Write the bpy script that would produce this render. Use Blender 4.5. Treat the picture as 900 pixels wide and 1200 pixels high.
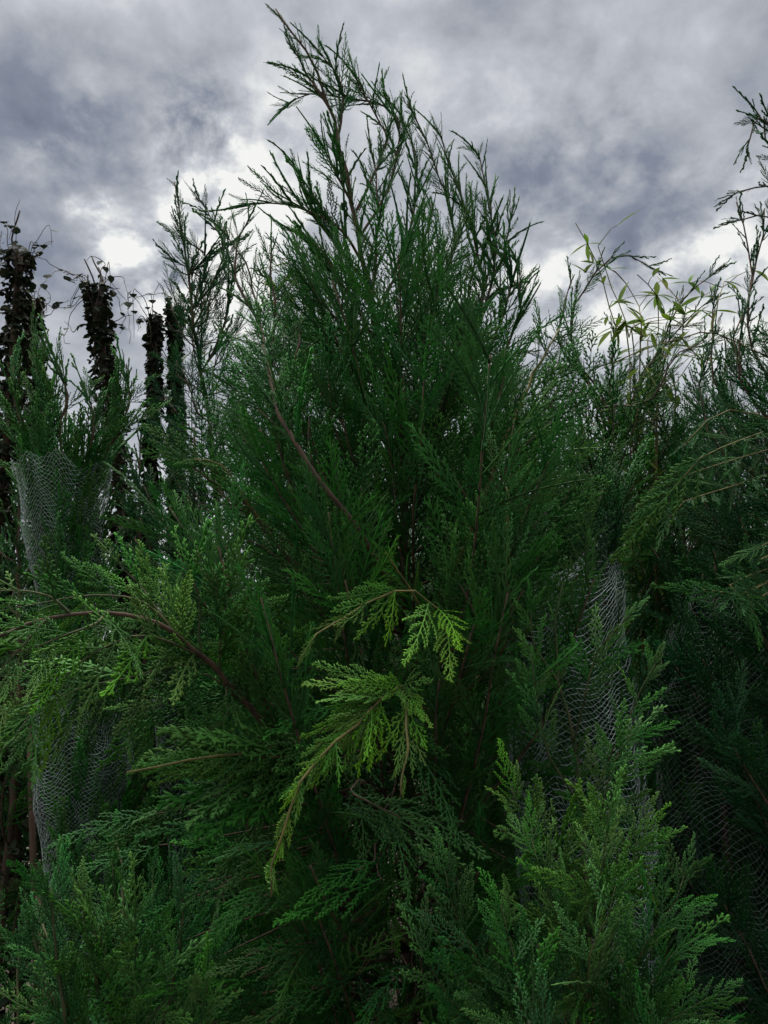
import bpy, math, random
import numpy as np
from mathutils import Vector, Matrix, noise as mnoise

random.seed(7); RNG = np.random.default_rng(7)
S = bpy.context.scene
for o in list(bpy.data.objects): bpy.data.objects.remove(o)
R = math.radians

# ------------------------------------------------------------------ camera
CAM_Z, PITCH, FPX = 1.5, R(10), 900.0
cam = bpy.data.cameras.new('camera'); camo = bpy.data.objects.new('camera', cam)
S.collection.objects.link(camo); S.camera = camo
camo.location = (0, 0, CAM_Z); camo.rotation_euler = (R(90) + PITCH, 0, 0)
cam.sensor_fit = 'VERTICAL'; cam.sensor_height = 36; cam.lens = 36 * FPX / 1200
cam.clip_start = 0.05; cam.clip_end = 3000
S.cycles.max_bounces = 4; S.cycles.diffuse_bounces = 2; S.cycles.glossy_bounces = 2; S.cycles.transmission_bounces = 3
S.render.resolution_x, S.render.resolution_y = 768, 1024
CO, SI = math.cos(PITCH), math.sin(PITCH)
def ray(px, py):
    a = (px - 450) / FPX; b = (600 - py) / FPX
    return Vector((a, CO - b * SI, SI + b * CO))
def at(px, py, Y):
    d = ray(px, py); return Vector((0, 0, CAM_Z)) + d * (Y / d.y)
def proj(p):
    q = Vector(p) - Vector((0, 0, CAM_Z)); f = q.y * CO + q.z * SI; u = -q.y * SI + q.z * CO
    return 450 + FPX * q.x / f, 600 - FPX * u / f, f

# ------------------------------------------------------------------ sky, sun, exposure
SUN_EL, SUN_AZ, SUN_STRENGTH, SUN_ANGLE = R(66), R(-25), 1.5, R(75)   # azimuth from +Y towards +X
EXPOSURE = 2.3; SKY = 2 ** -EXPOSURE
W = bpy.data.worlds.new('World'); S.world = W; W.use_nodes = True
nt = W.node_tree; N = nt.nodes; L = nt.links; N.clear()
def nd(tree, t, **k):
    n = tree.nodes.new(t)
    for a, v in k.items():
        if a.startswith('i_'): n.inputs[a[2:]].default_value = v
        else: setattr(n, a, v)
    return n
def mth(op, a, b=None, c=None, clamp=False, tree=None):
    tree = tree or nt
    n = tree.nodes.new('ShaderNodeMath'); n.operation = op; n.use_clamp = clamp
    for i, v in enumerate((a, b, c)):
        if v is None: continue
        if isinstance(v, (int, float)): n.inputs[i].default_value = v
        else: tree.links.new(v, n.inputs[i])
    return n.outputs[0]
def vm(op, a, b=None):
    n = N.new('ShaderNodeVectorMath'); n.operation = op
    for i, v in enumerate((a, b)):
        if v is None: continue
        if isinstance(v, (tuple, Vector)): n.inputs[i].default_value = tuple(v)
        else: L.new(v, n.inputs[i])
    return n
tc = nd(nt, 'ShaderNodeTexCoord')
nrm = vm('NORMALIZE', tc.outputs['Generated']).outputs[0]
sep = nd(nt, 'ShaderNodeSeparateXYZ'); L.new(nrm, sep.inputs[0])
den = mth('ADD', mth('MAXIMUM', sep.outputs[2], 0.0), 0.55)
cmb = nd(nt, 'ShaderNodeCombineXYZ')
L.new(mth('DIVIDE', sep.outputs[0], den), cmb.inputs[0]); L.new(mth('DIVIDE', sep.outputs[1], den), cmb.inputs[1])
cmb.inputs[2].default_value = 3.1
def noise(scale, detail, rough, dist, vec):
    n = nd(nt, 'ShaderNodeTexNoise'); n.inputs['Scale'].default_value = scale; n.inputs['Detail'].default_value = detail
    n.inputs['Roughness'].default_value = rough; n.inputs['Distortion'].default_value = dist
    L.new(vec, n.inputs['Vector']); return n
n_big = noise(3.4, 7, 0.52, 0.2, cmb.outputs[0])
n_fine = noise(9.5, 8, 0.58, 0.15, cmb.outputs[0])
n_warp = noise(4.6, 8, 0.56, 0.0, cmb.outputs[0])
wv = vm('SUBTRACT', n_warp.outputs['Color'], (0.5, 0.5, 0.5)).outputs[0]
sc = N.new('ShaderNodeVectorMath'); sc.operation = 'SCALE'; L.new(wv, sc.inputs[0]); sc.inputs['Scale'].default_value = 0.52
wdir = vm('NORMALIZE', vm('ADD', nrm, sc.outputs[0]).outputs[0]).outputs[0]
val = mth('MULTIPLY_ADD', mth('SUBTRACT', n_big.outputs['Fac'], 0.5), 0.72, 0.69)
val = mth('MULTIPLY_ADD', mth('SUBTRACT', n_fine.outputs['Fac'], 0.5), 0.95, val)
brk = mth('MULTIPLY_ADD', mth('SUBTRACT', n_fine.outputs['Fac'], .5), 6.0, 1.0, clamp=False)
# cloud masses and thin, sun-lit gaps: (photo direction, angular radius deg, amount)
for px, py, rad, amp in [
    (175, 275, 3.8, .75), (150, 235, 3.4, .4), (215, 172, 4.2, .28), (120, 215, 3.4, .24), (200, 325, 4.0, .62), (260, 165, 3.8, .20), (165, 345, 3.0, .2),
    (622, 285, 3.8, .5), (640, 330, 3.2, .26), (800, 300, 4.0, .42), (700, 165, 3.0, .18), (855, 265, 4.5, .28), (860, 190, 4, .2), (640, 130, 6, .14),
    (70, 155, 6.0, -.36), (130, 140, 4.0, -.2), (90, 285, 5.0, -.38), (120, 400, 9.0, -.22), (300, 225, 5, -.20), (260, 200, 3.5, -.18),
    (720, 215, 5.5, -.34), (640, 195, 4.5, -.26), (780, 180, 4.5, -.14), (730, 255, 5.0, -.22), (640, 370, 4.0, -.22), (840, 30, 13, -.16), (450, 60, 13, .04), (100, 30, 10, -.05)]:
    if px < 300 and amp > 0: px += 62; py += 14
    amp *= .52 if amp > 0 else .55; rad *= .95 if amp > 0 else 1.1
    d = ray(px, py).normalized()
    dt = vm('DOT_PRODUCT', wdir, d).outputs['Value']
    g = mth('EXPONENT', mth('MULTIPLY', mth('SUBTRACT', dt, 1.0), 2.0 / R(rad) ** 2))
    val = mth('MULTIPLY_ADD', mth('MULTIPLY', g, brk) if amp > 0 else g, amp, val)
ramp = nd(nt, 'ShaderNodeValToRGB'); L.new(val, ramp.inputs[0])
def s2l(c): return tuple(((v / 255) / 12.92 if v / 255 <= .04045 else ((v / 255 + .055) / 1.055) ** 2.4) for v in c) + (1,)
cr = ramp.color_ramp
cr.elements[0].position = 0.10; cr.elements[0].color = s2l((112, 119, 134))
cr.elements[1].position = 1.05 if False else 1.0; cr.elements[1].color = s2l((250, 250, 246))
for p, c in ((.32, (132, 139, 154)), (.50, (166, 170, 178)), (.68, (193, 196, 203)), (.84, (222, 225, 226))):
    e = cr.elements.new(p); e.color = s2l(c)
sky = nd(nt, 'ShaderNodeTexSky', sky_type='NISHITA', sun_disc=False, sun_elevation=SUN_EL, sun_rotation=SUN_AZ)
skys = N.new('ShaderNodeVectorMath'); skys.operation = 'SCALE'; L.new(sky.outputs[0], skys.inputs[0]); skys.inputs['Scale'].default_value = 0.10
mixw = nd(nt, 'ShaderNodeMix', data_type='RGBA'); mixw.inputs['Factor'].default_value = 0.93
L.new(skys.outputs[0], mixw.inputs['A']); L.new(ramp.outputs[0], mixw.inputs['B'])
bg = nd(nt, 'ShaderNodeBackground'); L.new(mixw.outputs['Result'], bg.inputs[0]); bg.inputs[1].default_value = SKY
wo = nd(nt, 'ShaderNodeOutputWorld'); L.new(bg.outputs[0], wo.inputs[0])
sun = bpy.data.lights.new('sun', 'SUN'); sun.energy = SUN_STRENGTH; sun.angle = SUN_ANGLE; sun.color = (1, .97, .92)
suno = bpy.data.objects.new('sun', sun); S.collection.objects.link(suno)
sd = Vector((math.sin(SUN_AZ) * math.cos(SUN_EL), math.cos(SUN_AZ) * math.cos(SUN_EL), math.sin(SUN_EL)))
suno.rotation_euler = (-sd).to_track_quat('-Z', 'Y').to_euler(); suno.location = sd * 20
vs = S.view_settings; vs.view_transform = 'Standard'; vs.look = 'None'; vs.exposure = EXPOSURE; vs.gamma = 1.0; vs.use_curve_mapping = False

# ------------------------------------------------------------------ materials
def newmat(name):
    m = bpy.data.materials.new(name); m.use_nodes = True; m.node_tree.nodes.clear(); return m, m.node_tree
def foliage(name, old, young, fresh, transl=0.14, rough=0.55):
    """scale-leaf green: pigment goes from old to young along the shoot, fresh growth is yellower"""
    m, t = newmat(name); n = t.nodes; l = t.links
    tip = nd(t, 'ShaderNodeAttribute', attribute_name='tip'); fr = nd(t, 'ShaderNodeAttribute', attribute_name='fresh')
    rv = nd(t, 'ShaderNodeAttribute', attribute_name='rnd')
    fo = nd(t, 'ShaderNodeAttribute', attribute_name='fresh', attribute_type='OBJECT')
    oi = nd(t, 'ShaderNodeObjectInfo')
    rnd = mth('FRACT', mth('ADD', oi.outputs['Random'], rv.outputs['Fac'], tree=t), tree=t)
    mx = nd(t, 'ShaderNodeMix', data_type='RGBA'); mx.inputs['A'].default_value = old + (1,); mx.inputs['B'].default_value = young + (1,)
    nz = nd(t, 'ShaderNodeTexNoise'); nz.inputs['Scale'].default_value = 60
    f = mth('MULTIPLY_ADD', mth('SUBTRACT', nz.outputs['Fac'], .5, tree=t), .7, mth('POWER', tip.outputs['Fac'], 1.6, tree=t), clamp=True, tree=t)
    l.new(f, mx.inputs['Factor'])
    mf = nd(t, 'ShaderNodeMix', data_type='RGBA'); l.new(mx.outputs['Result'], mf.inputs['A']); mf.inputs['B'].default_value = fresh + (1,)
    ff = mth('MULTIPLY', mth('ADD', fr.outputs['Fac'], fo.outputs['Fac'], tree=t), mth('MULTIPLY_ADD', tip.outputs['Fac'], .7, .3, tree=t), clamp=True, tree=t)
    l.new(ff, mf.inputs['Factor'])
    hs = nd(t, 'ShaderNodeHueSaturation'); l.new(mf.outputs['Result'], hs.inputs['Color'])
    l.new(mth('MULTIPLY_ADD', rnd, .035, .483, tree=t), hs.inputs['Hue'])
    l.new(mth('MULTIPLY_ADD', mth('FRACT', mth('MULTIPLY', rnd, 7.13, tree=t), tree=t), .6, .7, tree=t), hs.inputs['Value'])
    l.new(mth('MULTIPLY_ADD', mth('FRACT', mth('MULTIPLY', rnd, 3.7, tree=t), tree=t), .22, .86, tree=t), hs.inputs['Saturation'])
    b = nd(t, 'ShaderNodeBsdfPrincipled'); l.new(hs.outputs[0], b.inputs['Base Color']); b.inputs['Roughness'].default_value = rough
    b.inputs['Specular IOR Level'].default_value = .07
    tr = nd(t, 'ShaderNodeBsdfTranslucent'); l.new(hs.outputs[0], tr.inputs[0])
    ms = nd(t, 'ShaderNodeMixShader'); ms.inputs[0].default_value = transl
    l.new(b.outputs[0], ms.inputs[1]); l.new(tr.outputs[0], ms.inputs[2])
    o = nd(t, 'ShaderNodeOutputMaterial'); l.new(ms.outputs[0], o.inputs[0]); return m
def rough_mat(name, c1, c2, scale=40, stretch=(1, 1, .15), rough=.85, bump=.4):
    m, t = newmat(name); l = t.links
    tcn = nd(t, 'ShaderNodeTexCoord'); mp = nd(t, 'ShaderNodeMapping'); mp.inputs['Scale'].default_value = stretch
    l.new(tcn.outputs['Object'], mp.inputs[0])
    nz = nd(t, 'ShaderNodeTexNoise'); nz.inputs['Scale'].default_value = scale; nz.inputs['Detail'].default_value = 6; l.new(mp.outputs[0], nz.inputs['Vector'])
    r = nd(t, 'ShaderNodeValToRGB'); r.color_ramp.elements[0].position = .35; r.color_ramp.elements[1].position = .68
    r.color_ramp.elements[0].color = c1 + (1,); r.color_ramp.elements[1].color = c2 + (1,); l.new(nz.outputs['Fac'], r.inputs[0])
    b = nd(t, 'ShaderNodeBsdfPrincipled'); b.inputs['Roughness'].default_value = rough; l.new(r.outputs[0], b.inputs['Base Color'])
    bp = nd(t, 'ShaderNodeBump'); bp.inputs['Strength'].default_value = bump; bp.inputs['Distance'].default_value = .01; l.new(nz.outputs['Fac'], bp.inputs['Height']); l.new(bp.outputs[0], b.inputs['Normal'])
    o = nd(t, 'ShaderNodeOutputMaterial'); l.new(b.outputs[0], o.inputs[0]); return m
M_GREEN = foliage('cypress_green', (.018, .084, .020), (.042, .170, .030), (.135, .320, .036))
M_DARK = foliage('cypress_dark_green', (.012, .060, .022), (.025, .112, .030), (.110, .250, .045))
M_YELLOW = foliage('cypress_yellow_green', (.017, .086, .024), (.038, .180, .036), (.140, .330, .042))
M_BAMBOO = foliage('bamboo_leaf_olive', (.085, .160, .022), (.120, .200, .030), (.260, .300, .040), .35)
M_IVY = foliage('ivy_leaf_brown_green', (.014, .026, .013), (.026, .042, .018), (.055, .042, .022), .1)
M_BARK = rough_mat('reddish_bark', (.045, .028, .019), (.120, .072, .046), 60)
M_SHOOT = rough_mat('green_brown_shoot', (.035, .050, .018), (.085, .085, .030), 60)
M_TWIG = rough_mat('yellow_brown_twig', (.085, .085, .024), (.165, .140, .040), 60)
M_STAKE = rough_mat('weathered_stake', (.050, .028, .017), (.105, .060, .036), 30)
M_TENDRIL = rough_mat('dark_tendril', (.030, .022, .018), (.070, .050, .040), 30)
M_SOIL = rough_mat('nursery_soil', (.030, .022, .016), (.085, .068, .050), 14, (1, 1, 1), .95, .8)
m, t = newmat('pale_plastic_netting'); b = nd(t, 'ShaderNodeBsdfPrincipled')
b.inputs['Base Color'].default_value = (.36, .44, .43, 1); b.inputs['Roughness'].default_value = .35
o = nd(t, 'ShaderNodeOutputMaterial'); t.links.new(b.outputs[0], o.inputs[0]); M_NET = m

# ------------------------------------------------------------------ mesh helpers
TRI = [0]
class Geo:
    """numpy triangle soup with a material index per triangle and tip / fresh / rnd per vertex"""
    def __init__(s): s.v = []; s.f = []; s.a = []; s.m = []; s.n = 0
    def add(s, v, f, tip=0., mat=0):
        v = np.asarray(v, np.float32).reshape(-1, 3); f = np.asarray(f, np.int32).reshape(-1, 3)
        a = np.empty(len(v), np.float32); a[:] = tip
        s.v.append(v); s.f.append(f + s.n); s.a.append(a); s.m.append(np.full(len(f), mat, np.int32)); s.n += len(v)
    def arrays(s): return np.concatenate(s.v), np.concatenate(s.f), np.concatenate(s.a), np.concatenate(s.m)
def mesh(name, v, f, mats, tip=None, mi=None, rnd=None, fresh=None, smooth=True):
    me = bpy.data.meshes.new(name); me.vertices.add(len(v)); me.vertices.foreach_set('co', np.asarray(v, np.float32).ravel())
    me.loops.add(len(f) * 3); me.loops.foreach_set('vertex_index', np.asarray(f, np.int32).ravel())
    me.polygons.add(len(f)); me.polygons.foreach_set('loop_start', np.arange(0, len(f) * 3, 3, dtype=np.int32))
    if mi is not None: me.polygons.foreach_set('material_index', np.asarray(mi, np.int32))
    me.polygons.foreach_set('use_smooth', np.full(len(f), smooth))
    for nme, arr in (('tip', tip), ('rnd', rnd), ('fresh', fresh)):
        if arr is not None:
            at_ = me.attributes.new(nme, 'FLOAT', 'POINT'); at_.data.foreach_set('value', np.asarray(arr, np.float32))
    for m_ in mats: me.materials.append(m_)
    me.update(calc_edges=True); TRI[0] += len(f); return me
def link(name, data, parent=None, **props):
    o = bpy.data.objects.new(name, data); S.collection.objects.link(o)
    if parent is not None: o.parent = parent
    for k, v_ in props.items(): o[k] = v_
    return o
def tube(P, rad, sides=6):
    """tapered tube through points P with radii rad, closed ends"""
    P = np.asarray(P, float); n = len(P); T = np.gradient(P, axis=0); T /= np.linalg.norm(T, axis=1)[:, None] + 1e-9
    ref = np.array([.31, .87, .38]); U = np.cross(T, ref); U /= np.linalg.norm(U, axis=1)[:, None] + 1e-9; V = np.cross(T, U)
    th = np.arange(sides) * 2 * math.pi / sides
    ring = P[:, None, :] + np.asarray(rad, float)[:, None, None] * (np.cos(th)[None, :, None] * U[:, None, :] + np.sin(th)[None, :, None] * V[:, None, :])
    f = []
    for i in range(n - 1):
        for k in range(sides):
            a, b_, c, d = i * sides + k, i * sides + (k + 1) % sides, (i + 1) * sides + (k + 1) % sides, (i + 1) * sides + k
            f += [(a, b_, c), (a, c, d)]
    vv = ring.reshape(-1, 3); c0 = len(vv); vv = np.vstack([vv, P[0], P[-1]])
    for k in range(sides):
        f.append((c0, (k + 1) % sides, k)); f.append((c0 + 1, (n - 1) * sides + k, (n - 1) * sides + (k + 1) % sides))
    return vv, f
def smooth_line(pts, n):
    """Catmull-Rom through pts, n samples"""
    P = np.array([tuple(p) for p in pts], float)
    if len(P) == 2: return P[0] + (P[1] - P[0]) * np.linspace(0, 1, n)[:, None]
    Q = np.vstack([2 * P[0] - P[1], P, 2 * P[-1] - P[-2]]); d = np.r_[0, np.cumsum(np.linalg.norm(np.diff(P, axis=0), axis=1))]
    s = np.linspace(0, d[-1], n); out = []
    for x in s:
        i = min(max(np.searchsorted(d, x) - 1, 0), len(P) - 2); u = (x - d[i]) / max(d[i + 1] - d[i], 1e-9)
        p0, p1, p2, p3 = Q[i:i + 4]
        out.append(.5 * (2 * p1 + (p2 - p0) * u + (2 * p0 - 5 * p1 + 4 * p2 - p3) * u * u + (3 * p1 - p0 - 3 * p2 + p3) * u ** 3))
    return np.array(out)

# ------------------------------------------------------------------ cypress sprays
Zv = np.array([0, 0, 1.])
def unit(v): return v / (np.linalg.norm(v) + 1e-12)
def shoot(G, p, d, n, ln, w, t0, t1, lod, axis=None):
    """one scale-leaf shoot: a slim spindle (lod 1) or a folded kite (lod 0)"""
    s = np.cross(n, d)
    if lod:
        q = p + d * ln * .45 ; r0 = w * .85
        V = [p + s * r0, p - s * r0 * .6 + n * r0 * .7, p - s * r0 * .6 - n * r0 * .7, q + s * w, q - s * w * .8 + n * w * .55, q - s * w * .8 - n * w * .55, p + d * ln]
        F = [(0, 1, 4), (0, 4, 3), (1, 2, 5), (1, 5, 4), (2, 0, 3), (2, 3, 5), (3, 4, 6), (4, 5, 6), (5, 3, 6)]
        G.add(V, F, [t0] * 3 + [(t0 + t1) / 2] * 3 + [t1])
    else:
        ax = d if axis is None else axis
        G.add([p - ax * w * .9, p + ax * w * 1.5, p + d * ln], [(0, 1, 2)], [t0, t0, t1])
def rotd(d, n, a): return d * math.cos(a) + np.cross(n, d) * math.sin(a)
def spray(seed, kind, lod):
    """flat spray along +X in the XY plane, unit length 1 (scaled when placed). Numbers in units of its length."""
    r = np.random.default_rng(seed); G = Geo()
    if kind == 'frond':   K = dict(s1=.050, L1=.33, a1=46, s2=.025, L2=.070, w=.0106, a2=34, droop=-.28, jit=.07, sway=.2)
    elif kind == 'frondlet': K = dict(s1=.085, L1=.36, a1=42, s2=.052, L2=.13, w=.0185, a2=32, droop=-.22, jit=.09, sway=.25)
    elif kind == 'plume': K = dict(s1=.042, L1=.33, a1=38, s2=.028, L2=.066, w=.0096, a2=27, droop=.06, jit=.18, sway=.25)
    elif kind == 'sprig': K = dict(s1=.105, L1=.32, a1=30, s2=.046, L2=.085, w=.0250, a2=19, droop=.05, jit=.18, sway=.35)
    elif kind == 'wide':  K = dict(s1=.042, L1=.43, a1=51, s2=.027, L2=.068, w=.0088, a2=31, droop=-.10, jit=.16, sway=.3)
    if not lod and kind in ('sprig', 'frondlet', 'frond'): K['s2'] *= 1.2; K['w'] *= 1.2; K['L2'] *= 1.1
    elif not lod: K['s1'] *= 1.15; K['s2'] *= 1.3; K['w'] *= 1.45; K['L2'] *= 1.2
    # main axis
    m_ = 14; d = np.array([1., 0, 0]); n = Zv.copy(); p = np.zeros(3); A = [p.copy()]; D = [d.copy()]
    sw = r.normal(0, K['sway']); 
    for i in range(m_):
        d = unit(d + np.array([0, sw / m_, K['droop'] / m_ * (1 + i / m_)]) + r.normal(0, .012, 3)); p = p + d / m_; A.append(p.copy()); D.append(d.copy())
    A = np.array(A); D = np.array(D)
    rad = np.linspace(K['w'] * .95, K['w'] * .45, m_ + 1)
    v_, f_ = tube(A, rad, 4 if lod else 3); G.add(v_, f_, np.r_[np.repeat(np.linspace(0, .9, m_ + 1), 4 if lod else 3), 0, .9], 0)
    pos = np.linspace(.05, .985, int(.94 / K['s1'])) + r.normal(0, K['s1'] * .15, int(.94 / K['s1']))
    side = 1
    for x in np.clip(pos, .02, .99):
        side = -side; fi = x * m_; i = min(int(fi), m_ - 1); u = fi - i
        bp = A[i] * (1 - u) + A[i + 1] * u; bd = unit(D[i] * (1 - u) + D[i + 1] * u)
        env = min(1, .45 + x / .22) * (1 - x) ** .75
        if kind == 'sprig': env = (1 - x) ** .5 * r.uniform(.45, 1.05)
        ln = K['L1'] * env * r.uniform(.72, 1.12) + .045
        if r.random() < .05: continue
        ang = R(K['a1'] * (1.05 - .35 * x) + r.normal(0, 5)) * side
        tilt = r.normal(0, K['jit'])
        nn = unit(n + tilt * bd + r.normal(0, K['jit']) * np.cross(n, bd)); dd = unit(rotd(bd, n, ang) + Zv * r.normal(0, K['jit'] * .8))
        nn = unit(nn - dd * np.dot(nn, dd))
        k = max(2, int(ln / .045)) if lod else 2; st = 3; q = bp.copy(); B = [q.copy()]; BD = [dd.copy()]
        for j in range(k):
            dd = unit(dd - side * np.cross(nn, dd) * (.5 / k) + Zv * (K['droop'] * .5 / k) + r.normal(0, .02, 3)); q = q + dd * ln / k; B.append(q.copy()); BD.append(dd.copy())
        B = np.array(B); BD = np.array(BD)
        t0 = x * .55; t1 = min(1, .45 + .55 * x)
        if lod: v_, f_ = tube(B, np.linspace(K['w'] * .75, K['w'] * .42, k + 1), 3); G.add(v_, f_, np.r_[np.repeat(np.linspace(t0, t1, k + 1), 3), t0, t1], 0)
        else:
            sv = np.cross(nn, BD[0]) * K['w'] * .55; G.add([B[0] - sv, B[0] + sv, B[1] + sv, B[1] - sv, B[2]], [(0, 1, 2), (0, 2, 3), (3, 2, 4)], [t0, t0, t1, t1, t1])
        shoot(G, B[-1] - BD[-1] * K['w'] * 2, BD[-1], nn, K['L2'] * .5, K['w'] * .8, t1, 1, lod, np.cross(nn, BD[-1]) * .5)
        s2 = K['s2']; side2 = side; y = s2 * .7
        while y < ln * .97:
            side2 = -side2; g = y / ln * k; j = min(int(g), k - 1); h = g - j
            cp = B[j] * (1 - h) + B[j + 1] * h; cd = unit(BD[j] * (1 - h) + BD[j + 1] * h)
            l2 = K['L2'] * (min(1, .55 + y / ln) * (1.12 - .75 * (y / ln))) * r.uniform(.75, 1.15)
            l2 = min(l2, (ln - y) * .8 + .028)
            e = unit(rotd(cd, nn, R(r.normal(K['a2'], 5)) * side2) + nn * r.normal(0, .12))
            ta = t0 + (t1 - t0) * y / ln
            shoot(G, cp, e, unit(nn - e * np.dot(nn, e)), l2, K['w'] * .85, ta, min(1, ta + .25), lod, cd)
            if False:
                for sg in (-1, 1):
                    e2 = unit(rotd(e, nn, R(38) * sg)); shoot(G, cp + e * l2 * .38, e2, unit(nn - e2 * np.dot(nn, e2)), l2 * .42, K['w'] * .7, ta + .1, min(1, ta + .3), 0)
            y += s2 * r.uniform(.85, 1.15)
    if kind == 'sprig': shoot(G, A[-1] - D[-1] * .02, D[-1], n, .07, K['w'] * .9, .9, 1, lod)
    return G.arrays()
KINDS = {'frond': 6, 'frondlet': 6, 'plume': 6, 'sprig': 5, 'wide': 6}
HI = {k: [spray(100 * i + 7 + hash(len(k)) % 50, k, 1) for i in range(n)] for k, n in KINDS.items()}
LO = {k: [spray(100 * i + 9 + len(k), k, 0) for i in range(min(n, 4))] for k, n in KINDS.items()}
HIMESH = {}
def himesh(kind, i, mat):
    key = (kind, i, mat.name)
    if key not in HIMESH:
        v, f, a, mi = HI[kind][i]; HIMESH[key] = mesh('spray_' + kind, v, f, [mat], a)
    return HIMESH[key]

# ------------------------------------------------------------------ plants
def frame(o, d, n, s):
    d = Vector(d).normalized(); n = Vector(n); n = n - d * n.dot(d)
    if n.length < 1e-4: n = d.orthogonal()
    n.normalize(); y = n.cross(d)
    return Matrix(((d.x * s, y.x * s, n.x * s, o[0]), (d.y * s, y.y * s, n.y * s, o[1]), (d.z * s, y.z * s, n.z * s, o[2]), (0, 0, 0, 1)))
class Plant:
    def __init__(s, name, label, cat, base, mat, group=None, bark=None):
        s.root = link(name, None, label=label, category=cat); s.root.location = base; s.base = Vector(base); s.root.empty_display_size = .1
        if group: s.root['group'] = group
        random.seed(sum(map(ord, label)))
        s.mat = mat; s.bark = bark or M_BARK; s.sp = []
    def limb(s, pts, r0, r1, name='limb', n=None, mat=None, sides=6, parts=True):
        n = n or max(6, int(len(pts) * 5)); P = smooth_line(pts, n)
        P += np.stack([np.sin(P @ np.array(w_) + c_) for w_, c_ in (((31., 47., 53.), .3), ((-43., 29., 61.), 1.7), ((37., -59., 41.), 2.9))], 1) * .55 * np.minimum(np.arange(n) / n, .5)[:, None] * .012
        v, f = tube(P - np.array(s.base), np.linspace(r0, r1, n), sides)
        s.cur = link(name, mesh(name, v, f, [mat or s.bark]), s.root); s.__dict__.setdefault('trunk', s.cur); return P
    def put(s, o, d, n, size, kind, fresh=0., hero=False): s.sp.append((tuple(o), tuple(d), tuple(n), size, kind, fresh, hero, s.cur))
    def dress(s, P, step, size, kinds, start=.2, out=None, ang=42, up=.25, fresh=0., tip=True, taper=.5, flat=None, roll=.5, tipkind=None, hero=False):
        """sprays along both sides of limb P"""
        seg = np.linalg.norm(np.diff(P, axis=0), axis=1); cum = np.r_[0, np.cumsum(seg)]; tot = cum[-1]; x = start * tot; sd = random.choice((-1, 1))
        while x < tot * .99:
            i = min(np.searchsorted(cum, x), len(P) - 1) - 1; i = max(i, 0); u = (x - cum[i]) / max(seg[i], 1e-9)
            p = P[i] * (1 - u) + P[i + 1] * u; t_ = Vector(unit(P[i + 1] - P[i]))
            base_n = Vector(flat) if flat is not None else Vector((0, -.4, 1))
            side = t_.cross(base_n)
            if side.length < .05: side = t_.orthogonal()
            side.normalize(); side.rotate(Matrix.Rotation(random.gauss(0, roll), 3, t_)); sd = -sd
            a = R(random.gauss(ang, 9)); fr_ = x / tot
            d = t_ * math.cos(a) + side * math.sin(a) * sd + Vector((0, 0, up)); 
            if out is not None: d += Vector((p[0] - out[0], p[1] - out[1], 0)).normalized() * .25
            nn = side.cross(t_) if random.random() < .5 else -side.cross(t_)
            nn = nn + Vector((random.gauss(0, .3), random.gauss(0, .3), random.gauss(0, .3)))
            sz = size * random.uniform(.75, 1.2) * (1 - taper * max(0, (fr_ - .45) / .55))
            s.put(p, d, nn, sz, random.choice(kinds), max(0, fresh + random.gauss(0, .06)), hero); x += step * random.uniform(.75, 1.3)
        if tip:
            s.put(P[-2], P[-1] - P[-2], (random.gauss(0, .4), -1, .3), size * .8, tipkind or random.choice(kinds), fresh, hero)
    def finish(s, nmax=300):
        print('PLANT', s.root['label'][:40], len(s.sp))
        inv = s.base
        def vis(q):
            c = Vector(q[0]) + Vector(q[1]).normalized() * q[3] * .5; px, py, dep = proj(c)
            pen = 0 if (-60 < px < 960 and -60 < py < 1260) else 3
            front = (c.y - s.base.y) * .5
            return (-100 if q[6] else 0) + (dep / max(q[3], .03)) * .1 + pen + front
        order = sorted(s.sp, key=vis); hi, lo = order[:nmax], order[nmax:]
        for o, d, n, size, kind, fr, _, par in hi:
            i = random.randrange(KINDS[kind]); ob = bpy.data.objects.new('spray', himesh(kind, i, s.mat)); S.collection.objects.link(ob)
            ob.parent = par; ob.matrix_basis = frame(Vector(o) - inv, d, n, size); ob['fresh'] = float(fr)
        if lo:
            VV, FF, AA, RR, FR = [], [], [], [], []; off = 0
            for o, d, n, size, kind, fr, _, par in lo:
                v, f, a, mi = random.choice(LO[kind]); Mx = np.array(frame(Vector(o) - inv, d, n, size))
                VV.append(v @ Mx[:3, :3].T.astype(np.float32) + Mx[:3, 3].astype(np.float32)); FF.append(f + off); off += len(v); AA.append(a)
                RR.append(np.full(len(v), random.random(), np.float32)); FR.append(np.full(len(v), fr, np.float32))
            link('crown', mesh('crown', np.concatenate(VV), np.concatenate(FF), [s.mat], np.concatenate(AA), None, np.concatenate(RR), np.concatenate(FR)), s.root, kind='stuff')
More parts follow.
